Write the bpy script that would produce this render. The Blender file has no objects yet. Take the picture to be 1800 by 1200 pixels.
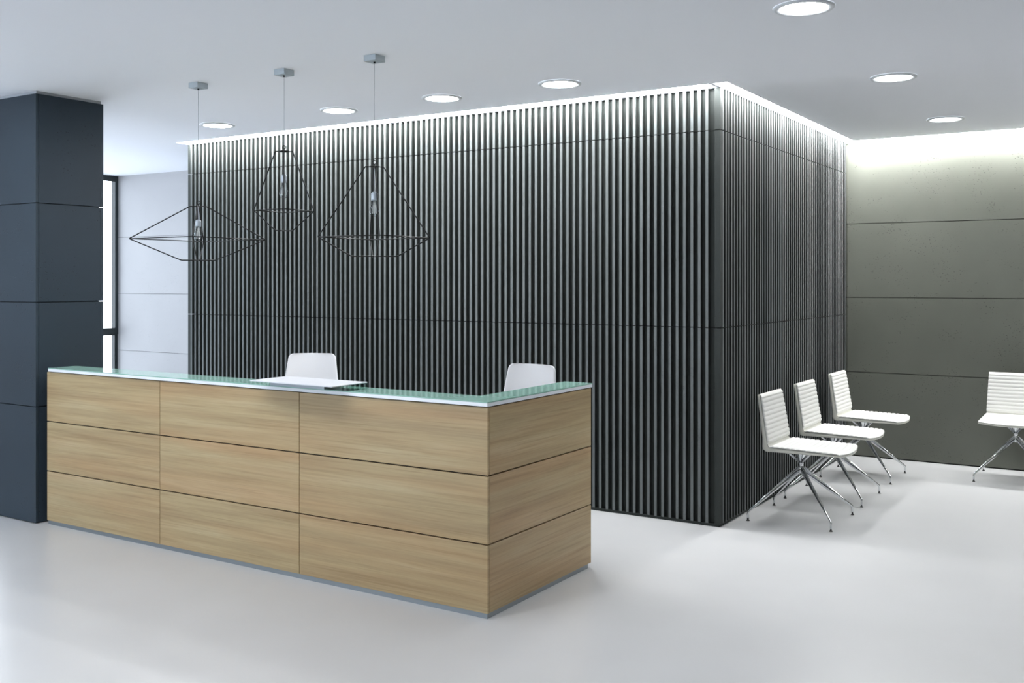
import bpy, bmesh, math, random
from mathutils import Vector, Matrix
random.seed(4)
SC = bpy.context.scene
COL = SC.collection
PI = math.pi

# ------------------------------------------------------------ materials
def mat(name):
    m = bpy.data.materials.new(name); m.use_nodes = True
    nt = m.node_tree; b = nt.nodes.get('Principled BSDF')
    return m, nt, b
def simple(name, col, rough=.5, metal=0, spec=.5, coat=0):
    m, nt, b = mat(name)
    b.inputs['Base Color'].default_value = (*col, 1); b.inputs['Roughness'].default_value = rough
    b.inputs['Metallic'].default_value = metal; b.inputs['Specular IOR Level'].default_value = spec
    b.inputs['Coat Weight'].default_value = coat
    n = nt.nodes.new('ShaderNodeTexNoise'); n.inputs['Scale'].default_value = 35
    r = nt.nodes.new('ShaderNodeMapRange')
    r.inputs['To Min'].default_value = max(rough - .03, .02); r.inputs['To Max'].default_value = rough + .03
    nt.links.new(n.outputs['Fac'], r.inputs['Value']); nt.links.new(r.outputs['Result'], b.inputs['Roughness'])
    return m
def emis(name, col, s):
    m, nt, b = mat(name)
    b.inputs['Base Color'].default_value = (.8, .8, .8, 1)
    b.inputs['Emission Color'].default_value = (*col, 1); b.inputs['Emission Strength'].default_value = s
    return m
def ramp(nt, fac, stops):
    r = nt.nodes.new('ShaderNodeValToRGB'); e = r.color_ramp.elements
    while len(e) < len(stops): e.new(.5)
    for k, (p, c) in enumerate(stops):
        e[k].position = p; e[k].color = (*c, 1) if len(c) == 3 else c
    nt.links.new(fac, r.inputs['Fac']); return r
def concrete(name, col, var=.12, pits=.5, rough=.6, pit_scale=38, stretch=1.0):
    """cast concrete: cloudy tone and clusters of small air holes"""
    m, nt, b = mat(name); L = nt.links.new
    tc = nt.nodes.new('ShaderNodeTexCoord'); src = tc.outputs['Object']
    cl = nt.nodes.new('ShaderNodeTexNoise'); cl.inputs['Scale'].default_value = 1.3; cl.inputs['Detail'].default_value = 5
    L(src, cl.inputs['Vector'])
    c0 = tuple(x * (1 - var) for x in col); c1 = tuple(min(1, x * (1 + var)) for x in col)
    rp = ramp(nt, cl.outputs['Fac'], [(.3, c0), (.7, c1)])
    mp = nt.nodes.new('ShaderNodeMapping'); mp.inputs['Scale'].default_value = (1, 1, 1.7); L(src, mp.inputs['Vector'])
    vo = nt.nodes.new('ShaderNodeTexVoronoi'); vo.inputs['Scale'].default_value = pit_scale; vo.inputs['Randomness'].default_value = 1
    L(mp.outputs['Vector'], vo.inputs['Vector'])
    pit = ramp(nt, vo.outputs['Distance'], [(.12, (1, 1, 1)), (.24, (0, 0, 0))])
    mk = nt.nodes.new('ShaderNodeTexNoise'); mk.inputs['Scale'].default_value = 3.2; mk.inputs['Detail'].default_value = 6; mk.inputs['Roughness'].default_value = .75
    L(src, mk.inputs['Vector'])
    mr = ramp(nt, mk.outputs['Fac'], [(.50, (0, 0, 0)), (.57, (1, 1, 1))])
    mu = nt.nodes.new('ShaderNodeMath'); mu.operation = 'MULTIPLY'; L(pit.outputs['Color'], mu.inputs[0]); L(mr.outputs['Color'], mu.inputs[1])
    mx = nt.nodes.new('ShaderNodeMix'); mx.data_type = 'RGBA'
    sc = nt.nodes.new('ShaderNodeMath'); sc.operation = 'MULTIPLY'; sc.inputs[1].default_value = pits; L(mu.outputs[0], sc.inputs[0])
    L(sc.outputs[0], mx.inputs['Factor']); L(rp.outputs['Color'], mx.inputs['A']); mx.inputs['B'].default_value = (*[x * .22 for x in col], 1)
    L(mx.outputs['Result'], b.inputs['Base Color'])
    bp = nt.nodes.new('ShaderNodeBump'); bp.invert = True; bp.inputs['Strength'].default_value = .35; bp.inputs['Distance'].default_value = .003
    L(mu.outputs[0], bp.inputs['Height']); L(bp.outputs['Normal'], b.inputs['Normal'])
    b.inputs['Roughness'].default_value = rough; b.inputs['Specular IOR Level'].default_value = .22
    return m
def wood_mat(name, c0, c1, c2, axis='X', rough=.38):
    m, nt, b = mat(name); L = nt.links.new
    tc = nt.nodes.new('ShaderNodeTexCoord'); oi = nt.nodes.new('ShaderNodeObjectInfo')
    off = nt.nodes.new('ShaderNodeVectorMath'); off.operation = 'SCALE'; off.inputs[0].default_value = (7.3, 5.1, 3.7)
    L(oi.outputs['Random'], off.inputs['Scale'])
    ad = nt.nodes.new('ShaderNodeVectorMath'); L(tc.outputs['Object'], ad.inputs[0]); L(off.outputs[0], ad.inputs[1])
    def nz(sc, det, rg, dist=0):
        mp = nt.nodes.new('ShaderNodeMapping'); mp.inputs['Scale'].default_value = sc; L(ad.outputs[0], mp.inputs['Vector'])
        n = nt.nodes.new('ShaderNodeTexNoise'); n.inputs['Scale'].default_value = 1; n.inputs['Detail'].default_value = det
        n.inputs['Roughness'].default_value = rg; n.inputs['Distortion'].default_value = dist
        L(mp.outputs[0], n.inputs['Vector']); return n.outputs['Fac']
    a = (.7, .7, 13) ; f = (2.2, 2.2, 150)
    big = nz(a, 7, .62, .25); fine = nz(f, 3, .6)
    r1 = ramp(nt, big, [(.3, c0), (.5, c1), (.72, c2)])
    mx = nt.nodes.new('ShaderNodeMix'); mx.data_type = 'RGBA'; mx.blend_type = 'MULTIPLY'
    r2 = ramp(nt, fine, [(.3, (.84, .83, .81)), (.6, (1, 1, 1))])
    mx.inputs['Factor'].default_value = .8; L(r1.outputs[0], mx.inputs['A']); L(r2.outputs[0], mx.inputs['B'])
    streak = nz((1.0, 1.0, 60), 5, .65, .1); tint = nz((.5, .5, 5), 3, .5, 0)
    r3 = ramp(nt, streak, [(.36, (.70, .66, .60)), (.47, (1, 1, 1))]); m3 = nt.nodes.new('ShaderNodeMix'); m3.data_type = 'RGBA'; m3.blend_type = 'MULTIPLY'
    m3.inputs['Factor'].default_value = .5; L(mx.outputs['Result'], m3.inputs['A']); L(r3.outputs[0], m3.inputs['B'])
    r4 = ramp(nt, tint, [(.40, (1, 1, 1)), (.68, (1.0, .86, .80))]); m4 = nt.nodes.new('ShaderNodeMix'); m4.data_type = 'RGBA'; m4.blend_type = 'MULTIPLY'
    m4.inputs['Factor'].default_value = .9; L(m3.outputs['Result'], m4.inputs['A']); L(r4.outputs[0], m4.inputs['B'])
    L(m4.outputs['Result'], b.inputs['Base Color']); b.inputs['Roughness'].default_value = rough
    b.inputs['Specular IOR Level'].default_value = .35
    return m
def glass_mat(name, tint=(1, 1, 1), refl=1.0):
    m, nt, b = mat(name); L = nt.links.new; nt.nodes.remove(b)
    out = nt.nodes['Material Output']
    t = nt.nodes.new('ShaderNodeBsdfTransparent'); t.inputs[0].default_value = (*tint, 1)
    g = nt.nodes.new('ShaderNodeBsdfGlossy'); g.inputs['Roughness'].default_value = .02
    f = nt.nodes.new('ShaderNodeLayerWeight'); f.inputs['Blend'].default_value = .12
    mu = nt.nodes.new('ShaderNodeMath'); mu.operation = 'MULTIPLY'; mu.inputs[1].default_value = refl; L(f.outputs[0], mu.inputs[0])
    mx = nt.nodes.new('ShaderNodeMixShader'); L(mu.outputs[0], mx.inputs[0]); L(t.outputs[0], mx.inputs[1]); L(g.outputs[0], mx.inputs[2])
    L(mx.outputs[0], out.inputs['Surface']); return m

M = {}
M['wall'] = concrete('concrete_wall', (.118, .124, .106), .10, .8, .5, 40)
M['col'] = concrete('concrete_column', (.029, .043, .058), .10, .5, .5, 34)
M['plaster_wall'] = concrete('pale_concrete', (.455, .452, .462), .03, .15, .6, 34)
M['slat'] = concrete('slat_concrete', (.145, .160, .162), .12, .5, .55, 60)
M['shaded_backing'] = concrete('recess_shade_concrete', (.034, .040, .038), .12, .3, .6, 60)  # slat concrete darkened: recess shade put into the colour, also on rib sides
M['ceil'] = simple('ceiling_paint', (.86, .88, .93), .85)
M['dark'] = simple('black_core', (.012, .013, .015), .8)
M['trimgrey'] = simple('grey_trim_paint', (.45, .47, .5), .5)
M['ring'] = simple('downlight_ring_paint', (.70, .73, .76), .5)
M['wood'] = wood_mat('light_oak_veneer', (.365, .268, .145), (.44, .337, .183), (.495, .397, .235))
M['alu'] = simple('brushed_aluminium', (.26, .29, .31), .35, .6)
M['white_lac'] = simple('white_lacquer', (.80, .84, .88), .25)
M['ledge'] = simple('white_ledge_lacquer', (.62, .64, .69), .3)
M['green'] = simple('green_backed_glass', (.27, .47, .40), .07, 0, .5, 0)
M['canopy'] = simple('canopy_metal', (.50, .56, .60), .35, .3)
M['black'] = simple('black_steel_wire', (.006, .007, .008), .5, 0, .25)
M['cord'] = simple('clear_cord', (.30, .31, .36), .5)
M['socket'] = simple('grey_socket', (.42, .47, .52), .35, .4)
M['bulb'] = glass_mat('bulb_glass', (.93, .95, .97), 2.0)
M['filament'] = simple('filament_wire', (.55, .56, .54), .35, .3)
M['leather'] = simple('white_leather', (.74, .74, .715), .42)
M['shell'] = simple('cream_leather_shell', (.62, .62, .56), .45)
M['piping'] = simple('grey_piping', (.30, .31, .29), .5)
M['chrome'] = simple('polished_chrome', (.70, .72, .74), .12, 1.0)
M['rubber'] = simple('black_rubber', (.02, .02, .02), .6)
M['plastic'] = simple('white_plastic', (.80, .82, .86), .35)
M['frame'] = simple('dark_window_frame', (.018, .026, .028), .4)
M['glass'] = glass_mat('window_glass', (.92, .96, .97))
M['edge_glass'] = glass_mat('clear_glass', (.80, .92, .88), 1.5)
M['cove'] = emis('cove_diffuser', (.99, .99, .985), 56)
M['down'] = emis('downlight_diffuser', (.975, .985, 1.0), 102)
M['down_dim'] = emis('downlight_diffuser_waiting_area', (.975, .985, 1.0), 48)
def floor_mat():
    m, nt, b = mat('polished_concrete_floor'); L = nt.links.new
    tc = nt.nodes.new('ShaderNodeTexCoord')
    n = nt.nodes.new('ShaderNodeTexNoise'); n.inputs['Scale'].default_value = .7; n.inputs['Detail'].default_value = 3; n.inputs['Roughness'].default_value = .62
    L(tc.outputs['Object'], n.inputs['Vector'])
    r = ramp(nt, n.outputs['Fac'], [(.25, (.50, .505, .51)), (.75, (.55, .555, .56))]); L(r.outputs[0], b.inputs['Base Color'])
    n2 = nt.nodes.new('ShaderNodeTexNoise'); n2.inputs['Scale'].default_value = 3; n2.inputs['Detail'].default_value = 3
    L(tc.outputs['Object'], n2.inputs['Vector'])
    mr = nt.nodes.new('ShaderNodeMapRange'); mr.inputs['To Min'].default_value = .27; mr.inputs['To Max'].default_value = .31
    L(n2.outputs['Fac'], mr.inputs['Value']); L(mr.outputs[0], b.inputs['Roughness'])
    b.inputs['Specular IOR Level'].default_value = .5
    return m
M['floor'] = floor_mat()

# ------------------------------------------------------------ mesh helpers
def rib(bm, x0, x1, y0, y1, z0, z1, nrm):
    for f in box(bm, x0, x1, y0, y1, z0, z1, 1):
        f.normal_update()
        if f.normal.dot(nrm) > .9: f.material_index = 0  # only the outer face keeps the slat colour, other faces carry painted shade
def box(bm, x0, x1, y0, y1, z0, z1, mi=0):
    v = [bm.verts.new(p) for p in ((x0,y0,z0),(x1,y0,z0),(x1,y1,z0),(x0,y1,z0),(x0,y0,z1),(x1,y0,z1),(x1,y1,z1),(x0,y1,z1))]
    fs = []
    for q in ((0,3,2,1),(4,5,6,7),(0,1,5,4),(1,2,6,5),(2,3,7,6),(3,0,4,7)):
        f = bm.faces.new([v[i] for i in q]); f.material_index = mi; fs.append(f)
    return fs
def bevel_all(bm, w, seg=2):
    bmesh.ops.bevel(bm, geom=list(bm.edges), offset=w, segments=seg, profile=.6, affect='EDGES', clamp_overlap=True)
def lathe(bm, prof, n=32, cx=0, cy=0, mi=0):
    rings = []
    for r, z in prof:
        if r < 1e-6: rings.append([bm.verts.new((cx, cy, z))])
        else: rings.append([bm.verts.new((cx + r*math.cos(2*PI*k/n), cy + r*math.sin(2*PI*k/n), z)) for k in range(n)])
    for a, b in zip(rings, rings[1:]):
        for k in range(n):
            k2 = (k+1) % n
            if len(a) == 1 and len(b) == 1: continue
            if len(a) == 1: f = bm.faces.new((a[0], b[k2], b[k]))
            elif len(b) == 1: f = bm.faces.new((a[k], a[k2], b[0]))
            else: f = bm.faces.new((a[k], a[k2], b[k2], b[k]))
            f.material_index = mi; f.smooth = True
def tube(bm, pts, rad, n=10, closed=False, sx=1.0, sz=1.0):
    """tube along points; rad is a number or a list; sx, sz flatten the section"""
    P = [Vector(p) for p in pts]; m = len(P)
    R = [rad]*m if not isinstance(rad, (list, tuple)) else rad
    rings = []; up0 = None
    for i in range(m):
        if closed: t = (P[(i+1) % m] - P[i-1]).normalized()
        else:
            a = (P[i]-P[i-1]).normalized() if i else None; b = (P[i+1]-P[i]).normalized() if i < m-1 else None
            t = a if b is None else b if a is None else (a+b).normalized()
        if up0 is None:
            up = Vector((0,0,1)) if abs(t.z) < .95 else Vector((1,0,0))
            s = t.cross(up).normalized()
        else:
            s = (up0 - t*up0.dot(t)).normalized()
        up0 = s; u = s.cross(t).normalized()
        rings.append([bm.verts.new(P[i] + s*R[i]*sx*math.cos(2*PI*k/n) + u*R[i]*sz*math.sin(2*PI*k/n)) for k in range(n)])
    pairs = list(zip(rings, rings[1:])) + ([(rings[-1], rings[0])] if closed else [])
    for a, b in pairs:
        for k in range(n):
            f = bm.faces.new((a[k], a[(k+1) % n], b[(k+1) % n], b[k])); f.smooth = True
    if not closed:
        bm.faces.new(rings[0][::-1]); bm.faces.new(rings[-1])
def arc_path(pts, r, n=6):
    """polyline with rounded inner corners"""
    P = [Vector(p) for p in pts]; out = [P[0]]
    for i in range(1, len(P)-1):
        a = (P[i-1]-P[i]); b = (P[i+1]-P[i]); rr = min(r, a.length*.45, b.length*.45)
        s = P[i]+a.normalized()*rr; e = P[i]+b.normalized()*rr
        for k in range(n+1):
            t = k/n; out.append(s*(1-t)**2 + P[i]*2*t*(1-t) + e*t*t)
    out.append(P[-1]); return out
def obj(name, bm, mats, parent=None, label=None, cat=None, group=None, kind=None, loc=None):
    me = bpy.data.meshes.new(name)
    bmesh.ops.recalc_face_normals(bm, faces=bm.faces)
    bm.to_mesh(me); bm.free()
    for m in (mats if isinstance(mats, (list, tuple)) else [mats]): me.materials.append(m)
    o = bpy.data.objects.new(name, me); COL.objects.link(o)
    if parent: o.parent = parent
    if loc: o.location = loc
    tag(o, label, cat, group, kind); return o
def tag(o, label=None, cat=None, group=None, kind=None):
    if label: o['label'] = label
    if cat: o['category'] = cat
    if group: o['group'] = group
    if kind: o['kind'] = kind
    return o
def thing(name, label, cat, loc, rz=0, group=None):
    o = bpy.data.objects.new(name, None); COL.objects.link(o); o.location = loc; o.rotation_euler = (0, 0, rz)
    o.empty_display_size = .1
    return tag(o, label, cat, group)
def dup(root, loc, rz, label):
    def cp(o, parent):
        c = o.copy(); COL.objects.link(c); c.parent = parent
        for ch in [x for x in CH.get(o.name, [])]: cp(ch, c)
        return c
    CH = {}
    for x in bpy.data.objects:
        if x.parent: CH.setdefault(x.parent.name, []).append(x)
    r = cp(root, None); r.location = loc; r.rotation_euler = (0, 0, rz); r['label'] = label
    return r
def struct(name, bm, mats, label=None, parent=None): return obj(name, bm, mats, parent, label, None, None, 'structure')
B = bmesh.new

# ------------------------------------------------------------ the room
H = 3.033
XL, XR, YF, YB = -11.175, 3.2, -3.2, 10.049
BX0, BX1, BY0 = -7.985, -2.52, 6.629      # slatted block
YB2 = 8.165                               # pale wall far left
bm = B(); box(bm, XL-.3, XR+.2, YF-.3, YB+.2, -.15, 0); struct('floor', bm, M['floor'])

bm = B(); T = .22
SF = (-7.975, -2.546, 6.476, BY0)     # front slot x0 x1 y0 y1
SS = (-2.516, -2.417, 6.480, 9.848)   # side slot
SBk = (-2.516, XR, 9.848, YB)         # back slot
box(bm, XL-.3, XR+.2, YF-.3, SF[2], H, H+T)
box(bm, XL-.3, SF[0], SF[2], YB+.2, H, H+T)
box(bm, SF[0], SF[1], BY0, YB+.2, H, H+T)
box(bm, SF[1], SS[0], SF[2], YB+.2, H, H+T)
box(bm, SS[1], XR+.2, SF[2], SBk[2], H, H+T)
box(bm, SS[0], XR+.2, YB, YB+.2, H, H+T)
box(bm, SS[0], SS[1], SF[2], SS[2], H, H+T)
box(bm, SF[0], XR+.2, SF[2], YB+.2, H+.10, H+T)
box(bm, XR, XR+.2, SBk[2], YB, H, H+T)
bmesh.ops.remove_doubles(bm, verts=bm.verts, dist=1e-6)
struct('ceiling', bm, M['ceil'])

def paneled(name, axis, pos, a0, a1, seams, material, thick=.02, gap=.006, facing=1, top=H, vs=()):
    """wall of large concrete panels with open shadow joints in front of a dark core"""
    bm = B(); zs = [0.012] + seams + [top]
    av = [a0] + list(vs) + [a1]
    for i in range(len(zs)-1):
        z0 = zs[i] + (gap/2 if i else 0); z1 = zs[i+1] - (gap/2 if i < len(zs)-2 else 0)
        for j in range(len(av)-1):
            b0 = av[j] + (gap/2 if j else 0); b1 = av[j+1] - (gap/2 if j < len(av)-2 else 0)
            if axis == 'Y': box(bm, b0, b1, min(pos, pos+facing*thick), max(pos, pos+facing*thick), z0, z1, 0)
            else: box(bm, min(pos, pos+facing*thick), max(pos, pos+facing*thick), b0, b1, z0, z1, 0)
    p2, p3 = pos+facing*thick, pos+facing*(thick+.15)
    if axis == 'Y': box(bm, a0, a1, min(p2, p3), max(p2, p3), 0, top+.1, 1)
    else: box(bm, min(p2, p3), max(p2, p3), a0, a1, 0, top+.1, 1)
    return struct(name, bm, [material, M['dark']])
SE = [.818, 1.539, 2.253]
paneled('wall_back', 'Y', YB, BX1-.06, XR+.2, SE, M['wall'], vs=(.8,))
paneled('wall_left', 'Y', YB2, XL-.10, BX0+.02, SE, M['plaster_wall'], gap=.004)
paneled('wall_right', 'X', XR, YF, YB, SE, M['wall'], vs=(0, 3.3, 6.6))

# slatted block: vertical ribs in front of a dark backing, two horizontal joints; rib sides painted dark for shade
bm = B(); D = .035; g = .0032
segs = [(.022, 1.375-g), (1.375+g, 2.742-g), (2.742+g, H-.002)]
for z0, z1 in segs:
    box(bm, BX0+D, BX1-D, BY0+D, YB-.001, z0, z1, 1)                 # backing
    box(bm, BX1-.0425, BX1, BY0, BY0+.0425, z0, z1, 1)              # corner post
    for k in range(97):
        x = -2.6294 - .0554*k
        if x < BX0-.005: break
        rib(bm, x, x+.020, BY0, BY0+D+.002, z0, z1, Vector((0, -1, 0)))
    for k in range(60):
        y = 6.673 + .0557*k
        if y > YB-.02: break
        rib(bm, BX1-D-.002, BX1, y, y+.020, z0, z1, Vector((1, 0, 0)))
    for k in range(28):
        y = BY0+.0 + .0557*k
        if y > YB2-.02: break
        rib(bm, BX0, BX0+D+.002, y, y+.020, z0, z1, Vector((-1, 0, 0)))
box(bm, BX0+D+.006, BX1-D-.006, BY0+D+.006, YB-.006, .0, H-.002, 2)   # core behind the joints
box(bm, BX0+.012, BX1-.012, BY0+.012, YB-.002, .0, .020, 1)           # base plate
struct('wall_center', bm, [M['slat'], M['shaded_backing'], M['dark']])

# square column at the left
cx0, cx1, cy0, cy1 = -7.138, -6.601, 4.162, 4.699
bm = B(); gp = .003; t = .020
zs = [.006, .818, 1.550, 2.247, 3.012]
for i in range(4):
    z0 = zs[i] + (gp if i else 0); z1 = zs[i+1] - (gp if i < 3 else 0)
    box(bm, cx0, cx1, cy0, cy0+t, z0, z1, 0)
    box(bm, cx0, cx1, cy1-t, cy1, z0, z1, 0)
    box(bm, cx1-t, cx1, cy0+t+.004, cy1-t-.002, z0, z1, 0)
    box(bm, cx0, cx0+t, cy0+t+.004, cy1-t-.002, z0, z1, 0)
column = thing('column', 'dark concrete-clad square column at the left end of the reception desk', 'column', ((cx0+cx1)/2, (cy0+cy1)/2, 0))
def off(bm, o): bmesh.ops.translate(bm, verts=bm.verts, vec=-Vector(o)); return bm
co = ((cx0+cx1)/2, (cy0+cy1)/2, 0)
obj('cladding', off(bm, co), M['col'], column)
bm = B(); box(bm, cx0+t+.001, cx1-t-.001, cy0+t+.001, cy1-t-.001, 0, 3.013); obj('core', off(bm, co), M['dark'], column)
bm = B(); box(bm, cx0+.012, cx1-.012, cy0+.012, cy1-.012, 3.0135, H); obj('top_trim', off(bm, co), M['trimgrey'], column, 'light grey strip under the ceiling')

# window walls: left (x = XL) and the glazed front behind the viewer
def window_wall_x(name, x, y0, y1, bays, side=1):
    """full height glazing in the plane x; frame of posts, head, sill and transom"""
    d = .06; bm = B()
    xa, xb = (x-d, x) if side > 0 else (x, x+d)
    box(bm, xa, xb, y0, y1, 2.97, H+.02); box(bm, xa, xb, y0, y1, 0, .07)
    ys = [y0 + (y1-y0)*k/bays for k in range(bays+1)]
    for k, y in enumerate(ys):
        a = max(y0, y-.0225) if k < bays else y1-.045; b = y0+.045 if k == 0 else min(y1, y+.0225)
        if k == 0: a = y0
        box(bm, xa, xb, a, b, .07, 2.97)
    for a, b in zip(ys, ys[1:]): box(bm, xa, xb, a+.0225, b-.0225, 1.008, 1.088)
    f = struct(name, bm, M['frame'])
    bm = B(); xm = (xa+xb)/2 - .02
    box(bm, xm-.003, xm+.003, y0+.01, y1-.01, .05, 2.99); struct('pane', bm, M['glass'], None, f)
    # opening sashes above the transom stand slightly proud
    bm = B(); e = .012
    for a, b in zip(ys, ys[1:]):
        a2, b2 = a+.010, b-.0; xs0, xs1 = x-.001, x+e
        box(bm, xs0, xs1, a2, a2+.05, 1.02, 3.03); box(bm, xs0, xs1, b2-.045, b2, 1.02, 3.03)
        box(bm, xs0, xs1, a2+.05, b2-.045, 2.962, 3.03); box(bm, xs0, xs1, a2+.05, b2-.045, 1.02, 1.10)
    struct('sash', bm, M['frame'], None, f)
    return f
window_wall_x('window_1', XL, 3.2, 8.164, 4)
paneled('wall_left.001', 'X', XL, YF, 3.2, SE, M['plaster_wall'], facing=-1)
def window_wall_y(name, y, x0, x1, bays):
    d = .06; bm = B()
    box(bm, x0, x1, y-d, y, 2.97, H+.02); box(bm, x0, x1, y-d, y, 0, .07)
    xs = [x0 + (x1-x0)*k/bays for k in range(bays+1)]
    for k, x in enumerate(xs):
        a = x-.0225 if 0 < k < bays else (x0 if k == 0 else x1-.045); b = a+.045
        box(bm, a, b, y-d, y, .07, 2.97)
    for a, b in zip(xs, xs[1:]): box(bm, a+.045, b-.0225, y-d, y, 1.008, 1.088)
    f = struct(name, bm, M['frame'])
    bm = B(); box(bm, x0+.01, x1-.01, y-.053, y-.047, .05, 2.99); struct('pane', bm, M['glass'], None, f)
    return f
paneled('wall_front', 'Y', YF, -5.2, XR, SE, M['plaster_wall'], facing=-1, vs=(-.5,))
window_wall_y('window_2', YF, XL+.02, -5.2, 5)

# ------------------------------------------------------------ cove lights
def cove(x0, x1, y0, y1, label):
    c = ((x0+x1)/2, (y0+y1)/2, H)
    r = thing('cove_light', label, 'light', c, 0, 'cove lights in the ceiling slots')
    bm = B(); box(bm, x0+.006, x1-.006, y0+.006, y1-.006, H+.020, H+.028); obj('diffuser', off(bm, c), M['cove'], r)
    bm = B(); box(bm, x0+.001, x1-.001, y0+.001, y1-.001, H+.030, H+.090); obj('housing', off(bm, c), M['white_lac'], r)
    return r
cove(SF[0], SF[1], SF[2], SF[3], 'white cove light strip above the long front face of the slatted wall')
cove(SS[0], SS[1], SS[2], SS[3], 'white cove light strip above the side of the slatted wall by the waiting chairs')
cove(SBk[0]+.0, SBk[1], SBk[2]+.001, SBk[3], 'white cove light strip above the plain concrete back wall')

# ------------------------------------------------------------ downlights
def downlight(x, y, label, dim=False):
    r = thing('recessed_downlight', label, 'light', (x, y, H), 0, 'recessed round ceiling downlights')
    bm = B(); lathe(bm, [(.112, -.004), (.118, -.010), (.138, -.012), (.145, -.007), (.146, -.0005)], 64)
    lathe(bm, [(.112, -.004), (.112, -.0005)], 64)
    obj('trim_ring', bm, M['ring'], r)
    bm = B(); lathe(bm, [(0, -.006), (.1175, -.006)], 64); lathe(bm, [(0, -.0035), (.1175, -.0035)], 64)
    obj('diffuser', bm, M['down_dim' if dim else 'down'], r)
    return r
d0 = downlight(-6.754, 5.92, 'leftmost round downlight of the row of four above the reception desk')
DL = [(-5.374, 5.92, 'second round downlight from the left in the row above the desk'),
      (-4.375, 5.92, 'third round downlight from the left in the row above the desk'),
      (-3.387, 5.92, 'rightmost round downlight of the row of four above the desk'),
      (-1.44, 4.907, 'large near round downlight cut by the top edge of the picture'),
      (-1.44, 6.907, 'middle round downlight of the three right of the slatted wall'),
      (-1.45, 8.923, 'farthest small round downlight above the waiting chairs')]
d1 = downlight(*DL[3], dim=True)
for k, (x, y, l) in enumerate(DL):
    if k != 3: dup(d1 if x > -2 else d0, (x, y, H), 0, l)
NTH = ['first', 'second', 'third', 'fourth', 'fifth']
for row, spots in (('nearer the desk', [(-3.4, 2.75), (-4.4, 2.6), (-5.55, 3.0), (-6.3, 3.3)]),
                   ('farther from the desk', [(-3.9, 2.0), (-2.6, 2.3)])):
    for k, (x, y) in enumerate(spots):  # extra downlights added out of view to brighten the front floor and desk
        dup(d0, (x, y, H), 0, '%s added downlight from the %s in the unseen ceiling row %s' % (NTH[k], 'right' if 'nearer' in row else 'left', row))

# ------------------------------------------------------------ reception desk
X0, X1, Y0, Y1 = -6.531, -2.821, 4.202, 5.303
desk = thing('reception_desk', 'long L-shaped light oak reception desk with a green glass top', 'reception desk', (X1, Y0, 0))
do = (X1, Y0, 0)
rows = [(.028, .3695), (.3765, .7155), (.7225, 1.063)]
colx = [X0, -5.329, -4.116, X1]
for i in range(3):
    for z0, z1 in rows:
        a = colx[i] + (.0018 if i else 0); b = colx[i+1] - (.0018 if i < 2 else 0)
        bm = B(); box(bm, a, b, Y0, Y0+.018, z0, z1); bevel_all(bm, .0012, 1)
        c = Vector(((a+b)/2, Y0, z0)); o = obj('front_panel', off(bm, c), M['wood'], desk); o.location = c - Vector(do)
for z0, z1 in rows:
    bm = B(); box(bm, X1-.018, X1, Y0+.0195, Y1, z0, z1); bevel_all(bm, .0012, 1)
    c = Vector((X1, (Y0+Y1)/2, z0)); o = obj('side_panel', off(bm, c), M['wood'], desk); o.location = c - Vector(do)
bm = B()
box(bm, X0+.004, X1-.0185, Y0+.0185, Y0+.195, .03, 1.066)
box(bm, X1-.175, X1-.0185, Y0+.195, Y1-.002, .03, 1.066)
obj('carcass', off(bm, do), M['dark'], desk)
bm = B()
box(bm, X0+.004, X1-.008, Y0+.008, Y0+.17, 0, .0275); box(bm, X1-.16, X1-.008, Y0+.17, Y1-.025, 0, .0275)
obj('plinth', off(bm, do), M['alu'], desk, 'brushed metal plinth')
def Lslab(z0, z1, e, w1=.2, w2=.182):
    bm = B()
    pts = [(X0+.03-e, Y0-.012-e+.0), (X1+.006+e, Y0-.012-e), (X1+.006+e, Y1+.004), (X1-w2, Y1+.004), (X1-w2, Y0+w1), (X0+.03-e, Y0+w1)]
    lo = [bm.verts.new((x, y, z0)) for x, y in pts]; hi = [bm.verts.new((x, y, z1)) for x, y in pts]
    bm.faces.new(lo[::-1]); bm.faces.new(hi)
    for k in range(6): bm.faces.new((lo[k], lo[(k+1) % 6], hi[(k+1) % 6], hi[k]))
    return bm
obj('countertop', off(Lslab(1.0695, 1.0875, 0), do), M['white_lac'], desk, 'white counter edge band')
obj('glass_top', off(Lslab(1.0877, 1.0935, .000), do), M['green'], desk, 'green glass counter top')
bm = B(); box(bm, X0+.03, X1-.19, Y0+.20, Y0+.95, .715, .74); box(bm, X1-.82, X1-.19, Y0+.95, Y1-.01, .715, .74)
obj('work_surface', off(bm, do), M['wood'], desk)

# raised ledge standing on the desk
lx0, lx1, ly0, ly1, lz = -4.365, -3.735, 4.06, 4.35, 1.132
ledge = thing('counter_ledge', 'thin white raised ledge standing on the green glass desk top', 'ledge', (lx0, ly0, 1.0935))
lo_ = (lx0, ly0, 1.0935)
bm = B(); box(bm, lx0, lx1, ly0, ly1, lz-.006, lz); bevel_all(bm, .0012, 1); obj('plate', off(bm, lo_), M['ledge'], ledge)
bm = B(); box(bm, -4.33, -3.91, 4.186, 4.33, 1.0937, lz-.0062); obj('base_block', off(bm, lo_), M['alu'], ledge, 'blue-grey metal base block')
bm = B(); box(bm, lx1-.006, lx1-.001, 4.2, ly1, 1.0937, lz-.0062); obj('glass_fin', off(bm, lo_), M['edge_glass'], ledge)

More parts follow.
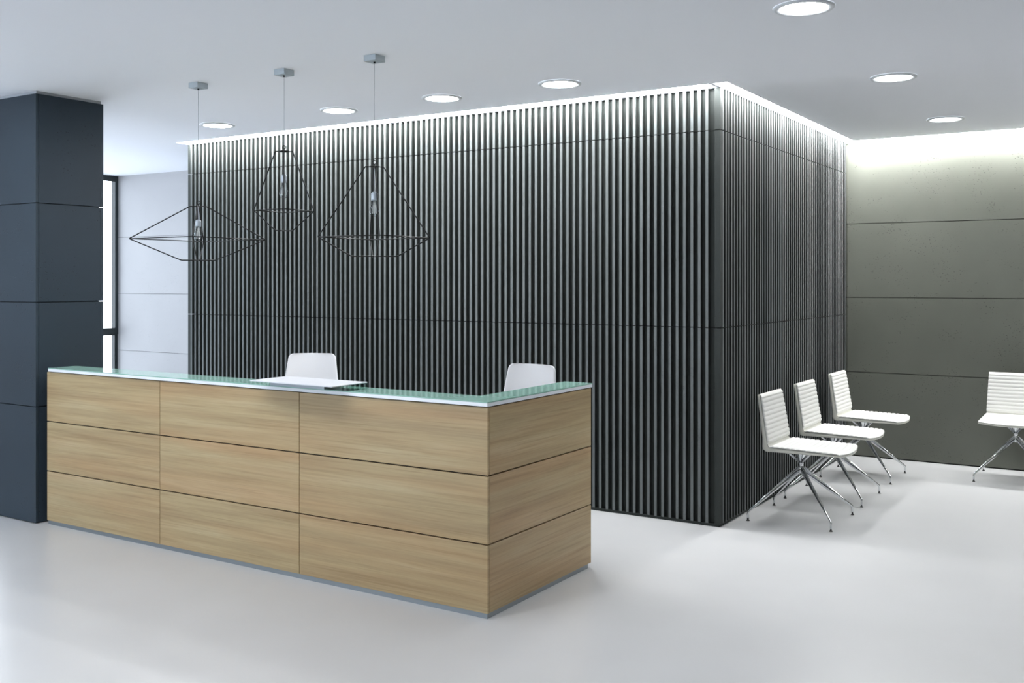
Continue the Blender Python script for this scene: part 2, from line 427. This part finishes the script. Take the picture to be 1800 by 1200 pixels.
# ------------------------------------------------------------ pendants
def pendant(x, y, prof, socket, label, cord_tick):
    """prof: (top half-side, z), (mid, z), (bottom, z); socket: z top, z bulb top, z bulb bottom"""
    r = thing('pendant_lamp', label, 'pendant lamp', (x, y, H), 0, 'wire cage pendants over the reception desk')
    (a0, z0), (a1, z1), (a2, z2) = [(a, z-H) for a, z in prof]
    bm = B(); box(bm, -.045, .045, -.045, .045, -.036, -.0005); bevel_all(bm, .0015, 1)
    cn = obj('canopy', bm, M['canopy'], r)
    bm = B(); lathe(bm, [(0, -.0445), (.006, -.0445), (.006, -.036), (0, -.036)], 16); obj('grommet', bm, M['black'], cn)
    ringz = z0 + .026
    bm = B(); tube(bm, [(0, 0, -.037), (0, 0, ringz+.010)], .0011, 8); obj('suspension_cord', bm, M['cord'], r)
    # cage
    bm = B(); wr = .0037
    cs = [(-1, -1), (1, -1), (1, 1), (-1, 1)]
    for sx, sy in cs:
        p = arc_path([(0, 0, z0), (sx*a0, sy*a0, z0), (sx*a1, sy*a1, z1), (sx*a2, sy*a2, z2), (0, 0, z2)], .009 if a1 > .3 else .005, 4)
        tube(bm, p, wr, 8)
    for k in range(4):
        p, q = cs[k], cs[(k+1) % 4]
        tube(bm, [(p[0]*(a1-.006), p[1]*(a1-.006), z1), (q[0]*(a1-.006), q[1]*(a1-.006), z1)], wr*.85, 8)
    obj('cage', bm, M['black'], r)
    if cord_tick:   # flat top disc
        bm = B(); lathe(bm, [(0, .006), (.020, .0055), (.037, .001), (.037, -.001), (.020, -.0055), (0, -.006)], 32); bmesh.ops.translate(bm, verts=bm.verts, vec=(0, 0, z0))
        obj('top_disc', bm, M['black'], r)
    bm = B(); tube(bm, [(0.011*math.cos(2*PI*k/20)*.707, 0.011*math.cos(2*PI*k/20)*.707, ringz+.011*math.sin(2*PI*k/20)) for k in range(20)], .0028, 8, True)
    tube(bm, [(0, 0, z0), (0, 0, ringz-.010)], .0035, 8)
    obj('hook', bm, M['black'], r)
    s0, s1, s2 = [z-H for z in socket]
    bm = B(); tube(bm, [(0, 0, z0), (0, 0, s0)], .0022, 8); obj('lamp_cord', bm, M['cord'], r, 'pale lamp cord')
    bm = B(); h = s0-s1
    pr = [(0, s0), (.010, s0), (.018, s0-.008)]
    nr = 6
    for k in range(nr):
        za = s0-.012-(h-.016)*k/nr; zb = s0-.012-(h-.016)*(k+.5)/nr
        pr += [(.0200, za), (.0188, zb)]
    pr += [(.0195, s1), (0, s1)]
    lathe(bm, pr, 28); sk = obj('socket', bm, M['socket'], r)
    L = s1-s2
    bm = B(); bp = [(.014, s1), (.0155, s1-.08*L), (.019, s1-.25*L), (.025, s1-.45*L), (.0285, s1-.66*L), (.0275, s1-.80*L), (.021, s1-.93*L), (.010, s1-.99*L), (0, s2)]
    lathe(bm, bp, 32); bu = obj('bulb', bm, M['bulb'], r, 'clear glass bulb')
    bm = B()
    for k in range(8):
        a = 2*PI*(k+.5)/8; b = 2*PI*(k+1)/8
        tube(bm, [(.006*math.cos(a), .006*math.sin(a), s1-.02*L), (.016*math.cos(a), .016*math.sin(a), s1-.72*L), (.012*math.cos(b), .012*math.sin(b), s1-.82*L), (.006*math.cos(b), .006*math.sin(b), s1-.3*L)], .0008, 5)
    lathe(bm, [(0, s1), (.005, s1), (.003, s1-.35*L), (0, s1-.36*L)], 12)
    obj('filament', bm, M['filament'], bu)
    return r
pendant(-5.444, 4.605, [(.038, 2.202), (.3125, 1.981), (.079, 1.839)], (2.113, 2.067, 1.965), 'leftmost wire cage pendant, wide flat diamond shape, hanging lowest', False)
pendant(-4.642, 4.605, [(.038, 2.518), (.1315, 2.143), (.037, 2.017)], (2.372, 2.321, 2.222), 'middle wire cage pendant, narrow tall shape, hanging highest', True)
pendant(-3.900, 4.605, [(.0375, 2.376), (.2335, 1.957), (.0965, 1.846)], (2.228, 2.176, 2.080), 'rightmost wire cage pendant, wide pyramid shape with a shallow base', True)

# ------------------------------------------------------------ waiting chair
def slab(bm, path, lo, hi, hw, bow, nt=16, edge=.010, mi=0, drop=0.0):
    """solid slab swept along path in the xz-plane, extruded across y.
    lo/hi: offsets below/above the path; hw: half width; bow: forward bulge"""
    n = len(path); N = []
    for i in range(n):
        a = Vector(path[max(i-1, 0)]); b = Vector(path[min(i+1, n-1)]); t = (b-a).normalized()
        N.append(Vector((-t.y, t.x)))
    ts = [math.sin(PI/2*(-1+2*k/nt)) for k in range(nt+1)]
    top = []; bot = []
    for i in range(n):
        rt = []; rb = []
        for t in ts:
            w = hw[i]; d = w*(1-abs(t)); s = 1 if d >= edge else math.sqrt(max(0, 1-(1-d/edge)**2))
            x, z = path[i]; y = t*w; bx = bow[i]*(1-t*t)
            mid = (lo[i]+hi[i])/2
            hh = mid+(hi[i]-mid)*(.35+.65*s); ll = mid+(lo[i]-mid)*(.35+.65*s)
            rt.append(bm.verts.new((x+N[i].x*hh+bx, y, z+N[i].y*hh-drop*bx))); rb.append(bm.verts.new((x+N[i].x*ll+bx, y, z+N[i].y*ll-drop*bx)))
        top.append(rt); bot.append(rb)
    m = len(ts)
    def F(*v): f = bm.faces.new(v); f.smooth = True; f.material_index = mi
    for i in range(n-1):
        for j in range(m-1):
            F(top[i][j], top[i][j+1], top[i+1][j+1], top[i+1][j]); F(bot[i][j+1], bot[i][j], bot[i+1][j], bot[i+1][j+1])
        F(bot[i][0], top[i][0], top[i+1][0], bot[i+1][0]); F(top[i][m-1], bot[i][m-1], bot[i+1][m-1], top[i+1][m-1])
    for j in range(m-1):
        F(bot[0][j], bot[0][j+1], top[0][j+1], top[0][j]); F(top[n-1][j], top[n-1][j+1], bot[n-1][j+1], bot[n-1][j])
def lerp(a, b, t): return a+(b-a)*t
def sub_path(p, q, n): return [(lerp(p[0], q[0], k/n), lerp(p[1], q[1], k/n)) for k in range(n+1)]

def waiting_chair(loc, rz, label):
    r = thing('waiting_chair', label, 'chair', loc, rz, 'white ribbed waiting chairs')
    A, C_, E_ = (.335, .512), (-.158, .524), (-.222, .893)
    # outer shell, front of the seat to the top of the back
    s = sub_path(A, (-.140, .524), 10); k = [Vector((-.140, .524)), Vector((-.1585, .5255)), Vector((-.163, .548))]
    s += [tuple(k[0]*(1-t)**2+k[1]*2*t*(1-t)+k[2]*t*t) for t in (.2, .4, .6, .8, 1)]
    s += sub_path((-.163, .548), E_, 10)[1:]
    n = len(s); bm = B(); lo = []; hw = []; bow = []
    for i, (x, z) in enumerate(s):
        u = min(i/13, 1); mt = 1 + (.28*math.sin(PI*(i-10)/6) if 10 < i < 16 else 0)
        lo.append(-mt*(lerp(.013, .036, u) if i <= 13 else lerp(.036, .020, (i-13)/(n-14))))
        hw.append(.252 if i <= 12 else lerp(.252, .237, (i-12)/(n-13))); bow.append(.034*max(0, (x+.05)/.385) if i <= 10 else 0)
    # path runs backwards, so 'below' is the positive normal side
    slab(bm, s[::-1], lo[::-1], [-.0006]*n, hw[::-1], bow[::-1], drop=.3)
    obj('shell', bm, M['shell'], r, 'smooth cream outer shell')
    bm = B()
    # piping line between shell and cushions
    for sg in (-1, 1):
        tube(bm, [(x+bow[i]*(1-.98*.98), sg*(hw[i]-.0012), z+.0006 if i < 11 else z) for i, (x, z) in enumerate(s)], .0015, 6)
    fr = [(s[0][0]+bow[0]*(1-t*t)+.0015, t*hw[0], s[0][1]-.3*bow[0]*(1-t*t)) for t in [math.sin(PI/2*(-1+2*k/16)) for k in range(17)]]
    tube(bm, fr, .0015, 6)
    obj('piping', bm, M['piping'], r, 'dark seam piping')
    # from the rear of the seat forward so the normal points up
    def cushion(p, q, ribs, hw0, hw1, name, bow0, th):
        nn = ribs*8; P = sub_path(p, q, nn); bm = B(); hi = []; hwv = []; bw = []
        for i in range(nn+1):
            u = i/nn; ph = (u*ribs) % 1.0
            sc = abs(math.sin(PI*ph)) ** .6 if 0 < i < nn else 0
            e = min(1, min(u, 1-u)*nn/5)
            hi.append(.004 + (th-.004)*(.55*e+.45*sc*e)); hwv.append(lerp(hw0, hw1, u)-.001+.0012*sc)
            bw.append(bow0*max(0, (P[i][0]+.05)/.385))
        slab(bm, P, [.0004]*(nn+1), hi, hwv, bw, 16, .012, drop=.3)
        return obj(name, bm, M['leather'], r)
    cushion((-.150, .5245), (.3345, .5125), 13, .251, .251, 'seat_cushion', .034, .014)
    cushion(E_, (-.1655, .546), 11, .236, .250, 'back_cushion', 0, .016)
    # bracket: four thin arms from the hub to the seat
    bm = B()
    for sx, sy in ((-1, -1), (1, -1), (1, 1), (-1, 1)):
        tube(bm, [(sx*.012, sy*.012, .405), (sx*.075, sy*.075, .478), (sx*.105, sy*.105, .492)], [.009, .007, .006], 8)
    lathe(bm, [(0, .400), (.017, .400), (.020, .425), (.042, .474), (.044, .482), (0, .482)], 24)
    box(bm, -.13, .13, -.11, .11, .4845, .4905)
    obj('seat_bracket', bm, M['chrome'], r)
    bm = B(); lathe(bm, [(0, .318), (.012, .320), (.020, .334), (.021, .362), (.016, .366), (.016, .385), (.0195, .388), (.0195, .399), (0, .3995)], 28)
    obj('hub', bm, M['chrome'], r)
    for sx, sy in ((-1, -1), (1, -1), (1, 1), (-1, 1)):
        q = .290
        pts = arc_path([(sx*.010, sy*.010, .352), (sx*(q-.018), sy*(q-.018), .082), (sx*q, sy*q, .062), (sx*q, sy*q, .012)], .03, 5)
        m = len(pts); tot = [0]
        for a, b in zip(pts, pts[1:]): tot.append(tot[-1]+(b-a).length)
        rad = [lerp(.0200, .0078, min(1, d/(tot[-1]*.82))) for d in tot]
        bm = B(); tube(bm, pts, rad, 12, False, .72, 1.15)
        lg = obj('leg', bm, M['chrome'], r)
        bm = B(); lathe(bm, [(0, .0005), (.0112, .0005), (.0122, .003), (.0085, .007), (.005, .011), (0, .011)], 18, sx*q, sy*q)
        obj('foot_glide', bm, M['rubber'], lg, 'black rubber foot')
    return r
w0 = waiting_chair((-2.140, 7.22, 0), 0, 'white ribbed waiting chair nearest the viewer beside the slatted wall')
dup(w0, (-2.145, 8.09, 0), 0, 'white ribbed waiting chair in the middle of the three beside the slatted wall')
dup(w0, (-2.150, 9.10, 0), 0, 'farthest white ribbed waiting chair of the three beside the slatted wall, nearest the back wall')
dup(w0, (-1.000, 9.60, 0), -PI/2, 'white ribbed waiting chair against the concrete back wall, cut by the right picture edge')

# ------------------------------------------------------------ staff chairs
def staff_chair(loc, rz, label):
    """faces +x in its own frame"""
    r = thing('task_chair', label, 'chair', loc, rz, 'white smooth task chairs behind the desk')
    # backrest path upward, leaning back
    bm = B(); P = []; hw = []; n = 22; zt, zb = 1.145, .64; R = .035
    for k in range(n+1):
        u = k/n; u = 1-(1-u)**1.8
        z = lerp(zb, zt, u); x = -.20 - .075*((z-zb)/(zt-zb))**1.2
        w = lerp(.240, .177, max(0, (z-.70)/(zt-.70)) ** .9 if z > .70 else 0)
        dz = zt - z
        if dz < R: w -= R - math.sqrt(max(0, R*R-(R-dz)**2))
        db = z - zb
        if db < .04: w -= .04 - math.sqrt(max(0, .0016-(.04-db)**2))
        P.append((x, z)); hw.append(w)
    slab(bm, P, [-.012]*(n+1), [.012]*(n+1), hw, [-.030]*(n+1), 20, .014)
    obj('backrest', bm, M['plastic'], r)
    bm = B(); sp = sub_path((-.20, .495), (.23, .50), 12); m = len(sp)
    hh = [lerp(.20, .235, min(1, k/4)) for k in range(m)]; hh[-1] = .19; hh[-2] = .222
    slab(bm, sp, [-.02]*m, [.028]*m, hh, [0]*m, 16, .03); obj('seat', bm, M['plastic'], r)
    bm = B(); tube(bm, arc_path([(-.02, 0, .465), (-.24, 0, .462), (-.272, 0, .72)], .06), .014, 12, False, 1.6, .6); obj('back_support', bm, M['chrome'], r)
    bm = B(); lathe(bm, [(0, .09), (.025, .09), (.025, .30), (.016, .30), (.016, .45), (.06, .455), (.06, .4745), (0, .4745)], 24); obj('gas_column', bm, M['chrome'], r)
    bm = B()
    for k in range(5):
        a = 2*PI*k/5
        tube(bm, [(.02*math.cos(a), .02*math.sin(a), .10), (.28*math.cos(a), .28*math.sin(a), .078)], [.020, .012], 10)
    obj('star_base', bm, M['chrome'], r)
    for k in range(5):
        a = 2*PI*k/5; c = Vector((.275*math.cos(a), .275*math.sin(a), .0305))
        bm = B()
        lathe(bm, [(0, -.012), (.026, -.012), (.030, -.008), (.030, .008), (.026, .012), (0, .012)], 20)
        bmesh.ops.rotate(bm, verts=bm.verts, cent=(0, 0, 0), matrix=Matrix.Rotation(PI/2, 3, 'X') )
        bmesh.ops.rotate(bm, verts=bm.verts, cent=(0, 0, 0), matrix=Matrix.Rotation(a, 3, 'Z'))
        bmesh.ops.translate(bm, verts=bm.verts, vec=c)
        tube(bm, [c+Vector((0, 0, .02)), c+Vector((0, 0, .052))], .006, 8)
        obj('caster', bm, M['rubber'], r)
    return r
YAW = math.radians(32.493)
def fl(u, w): # floor point at image column u and forward distance w
    F_ = Vector((-math.sin(YAW), math.cos(YAW))); R_ = Vector((math.cos(YAW), math.sin(YAW)))
    p = F_*w + R_*((u-900)/1772.7*w); return p
p = fl(536, 7.44); s0 = staff_chair((p.x, p.y, 0), -PI/2+YAW, 'white smooth-backed task chair behind the long front of the desk, left of the two')
p = fl(896, 6.47); dup(s0, (p.x, p.y, 0), -PI/2, 'white smooth-backed task chair behind the desk corner, right of the two')

# ------------------------------------------------------------ daylight, camera, view
W = bpy.data.worlds.new('sky'); SC.world = W; W.use_nodes = True
bg = W.node_tree.nodes['Background']; bg.inputs[0].default_value = (.87, .90, 1.0, 1); bg.inputs[1].default_value = 5.4
cam = bpy.data.cameras.new('camera'); co_ = bpy.data.objects.new('camera', cam); COL.objects.link(co_)
co_.location = (0, 0, 1.7); co_.rotation_euler = (PI/2, 0, YAW)
cam.sensor_width = 36; cam.lens = 35.454; cam.shift_y = -(600-493.44)/1800; cam.clip_start = .05
SC.camera = co_
SC.view_settings.view_transform = 'Standard'; SC.view_settings.look = 'None'
SC.view_settings.gamma = 1; SC.view_settings.use_curve_mapping = False
SC.view_settings.exposure = 0.05
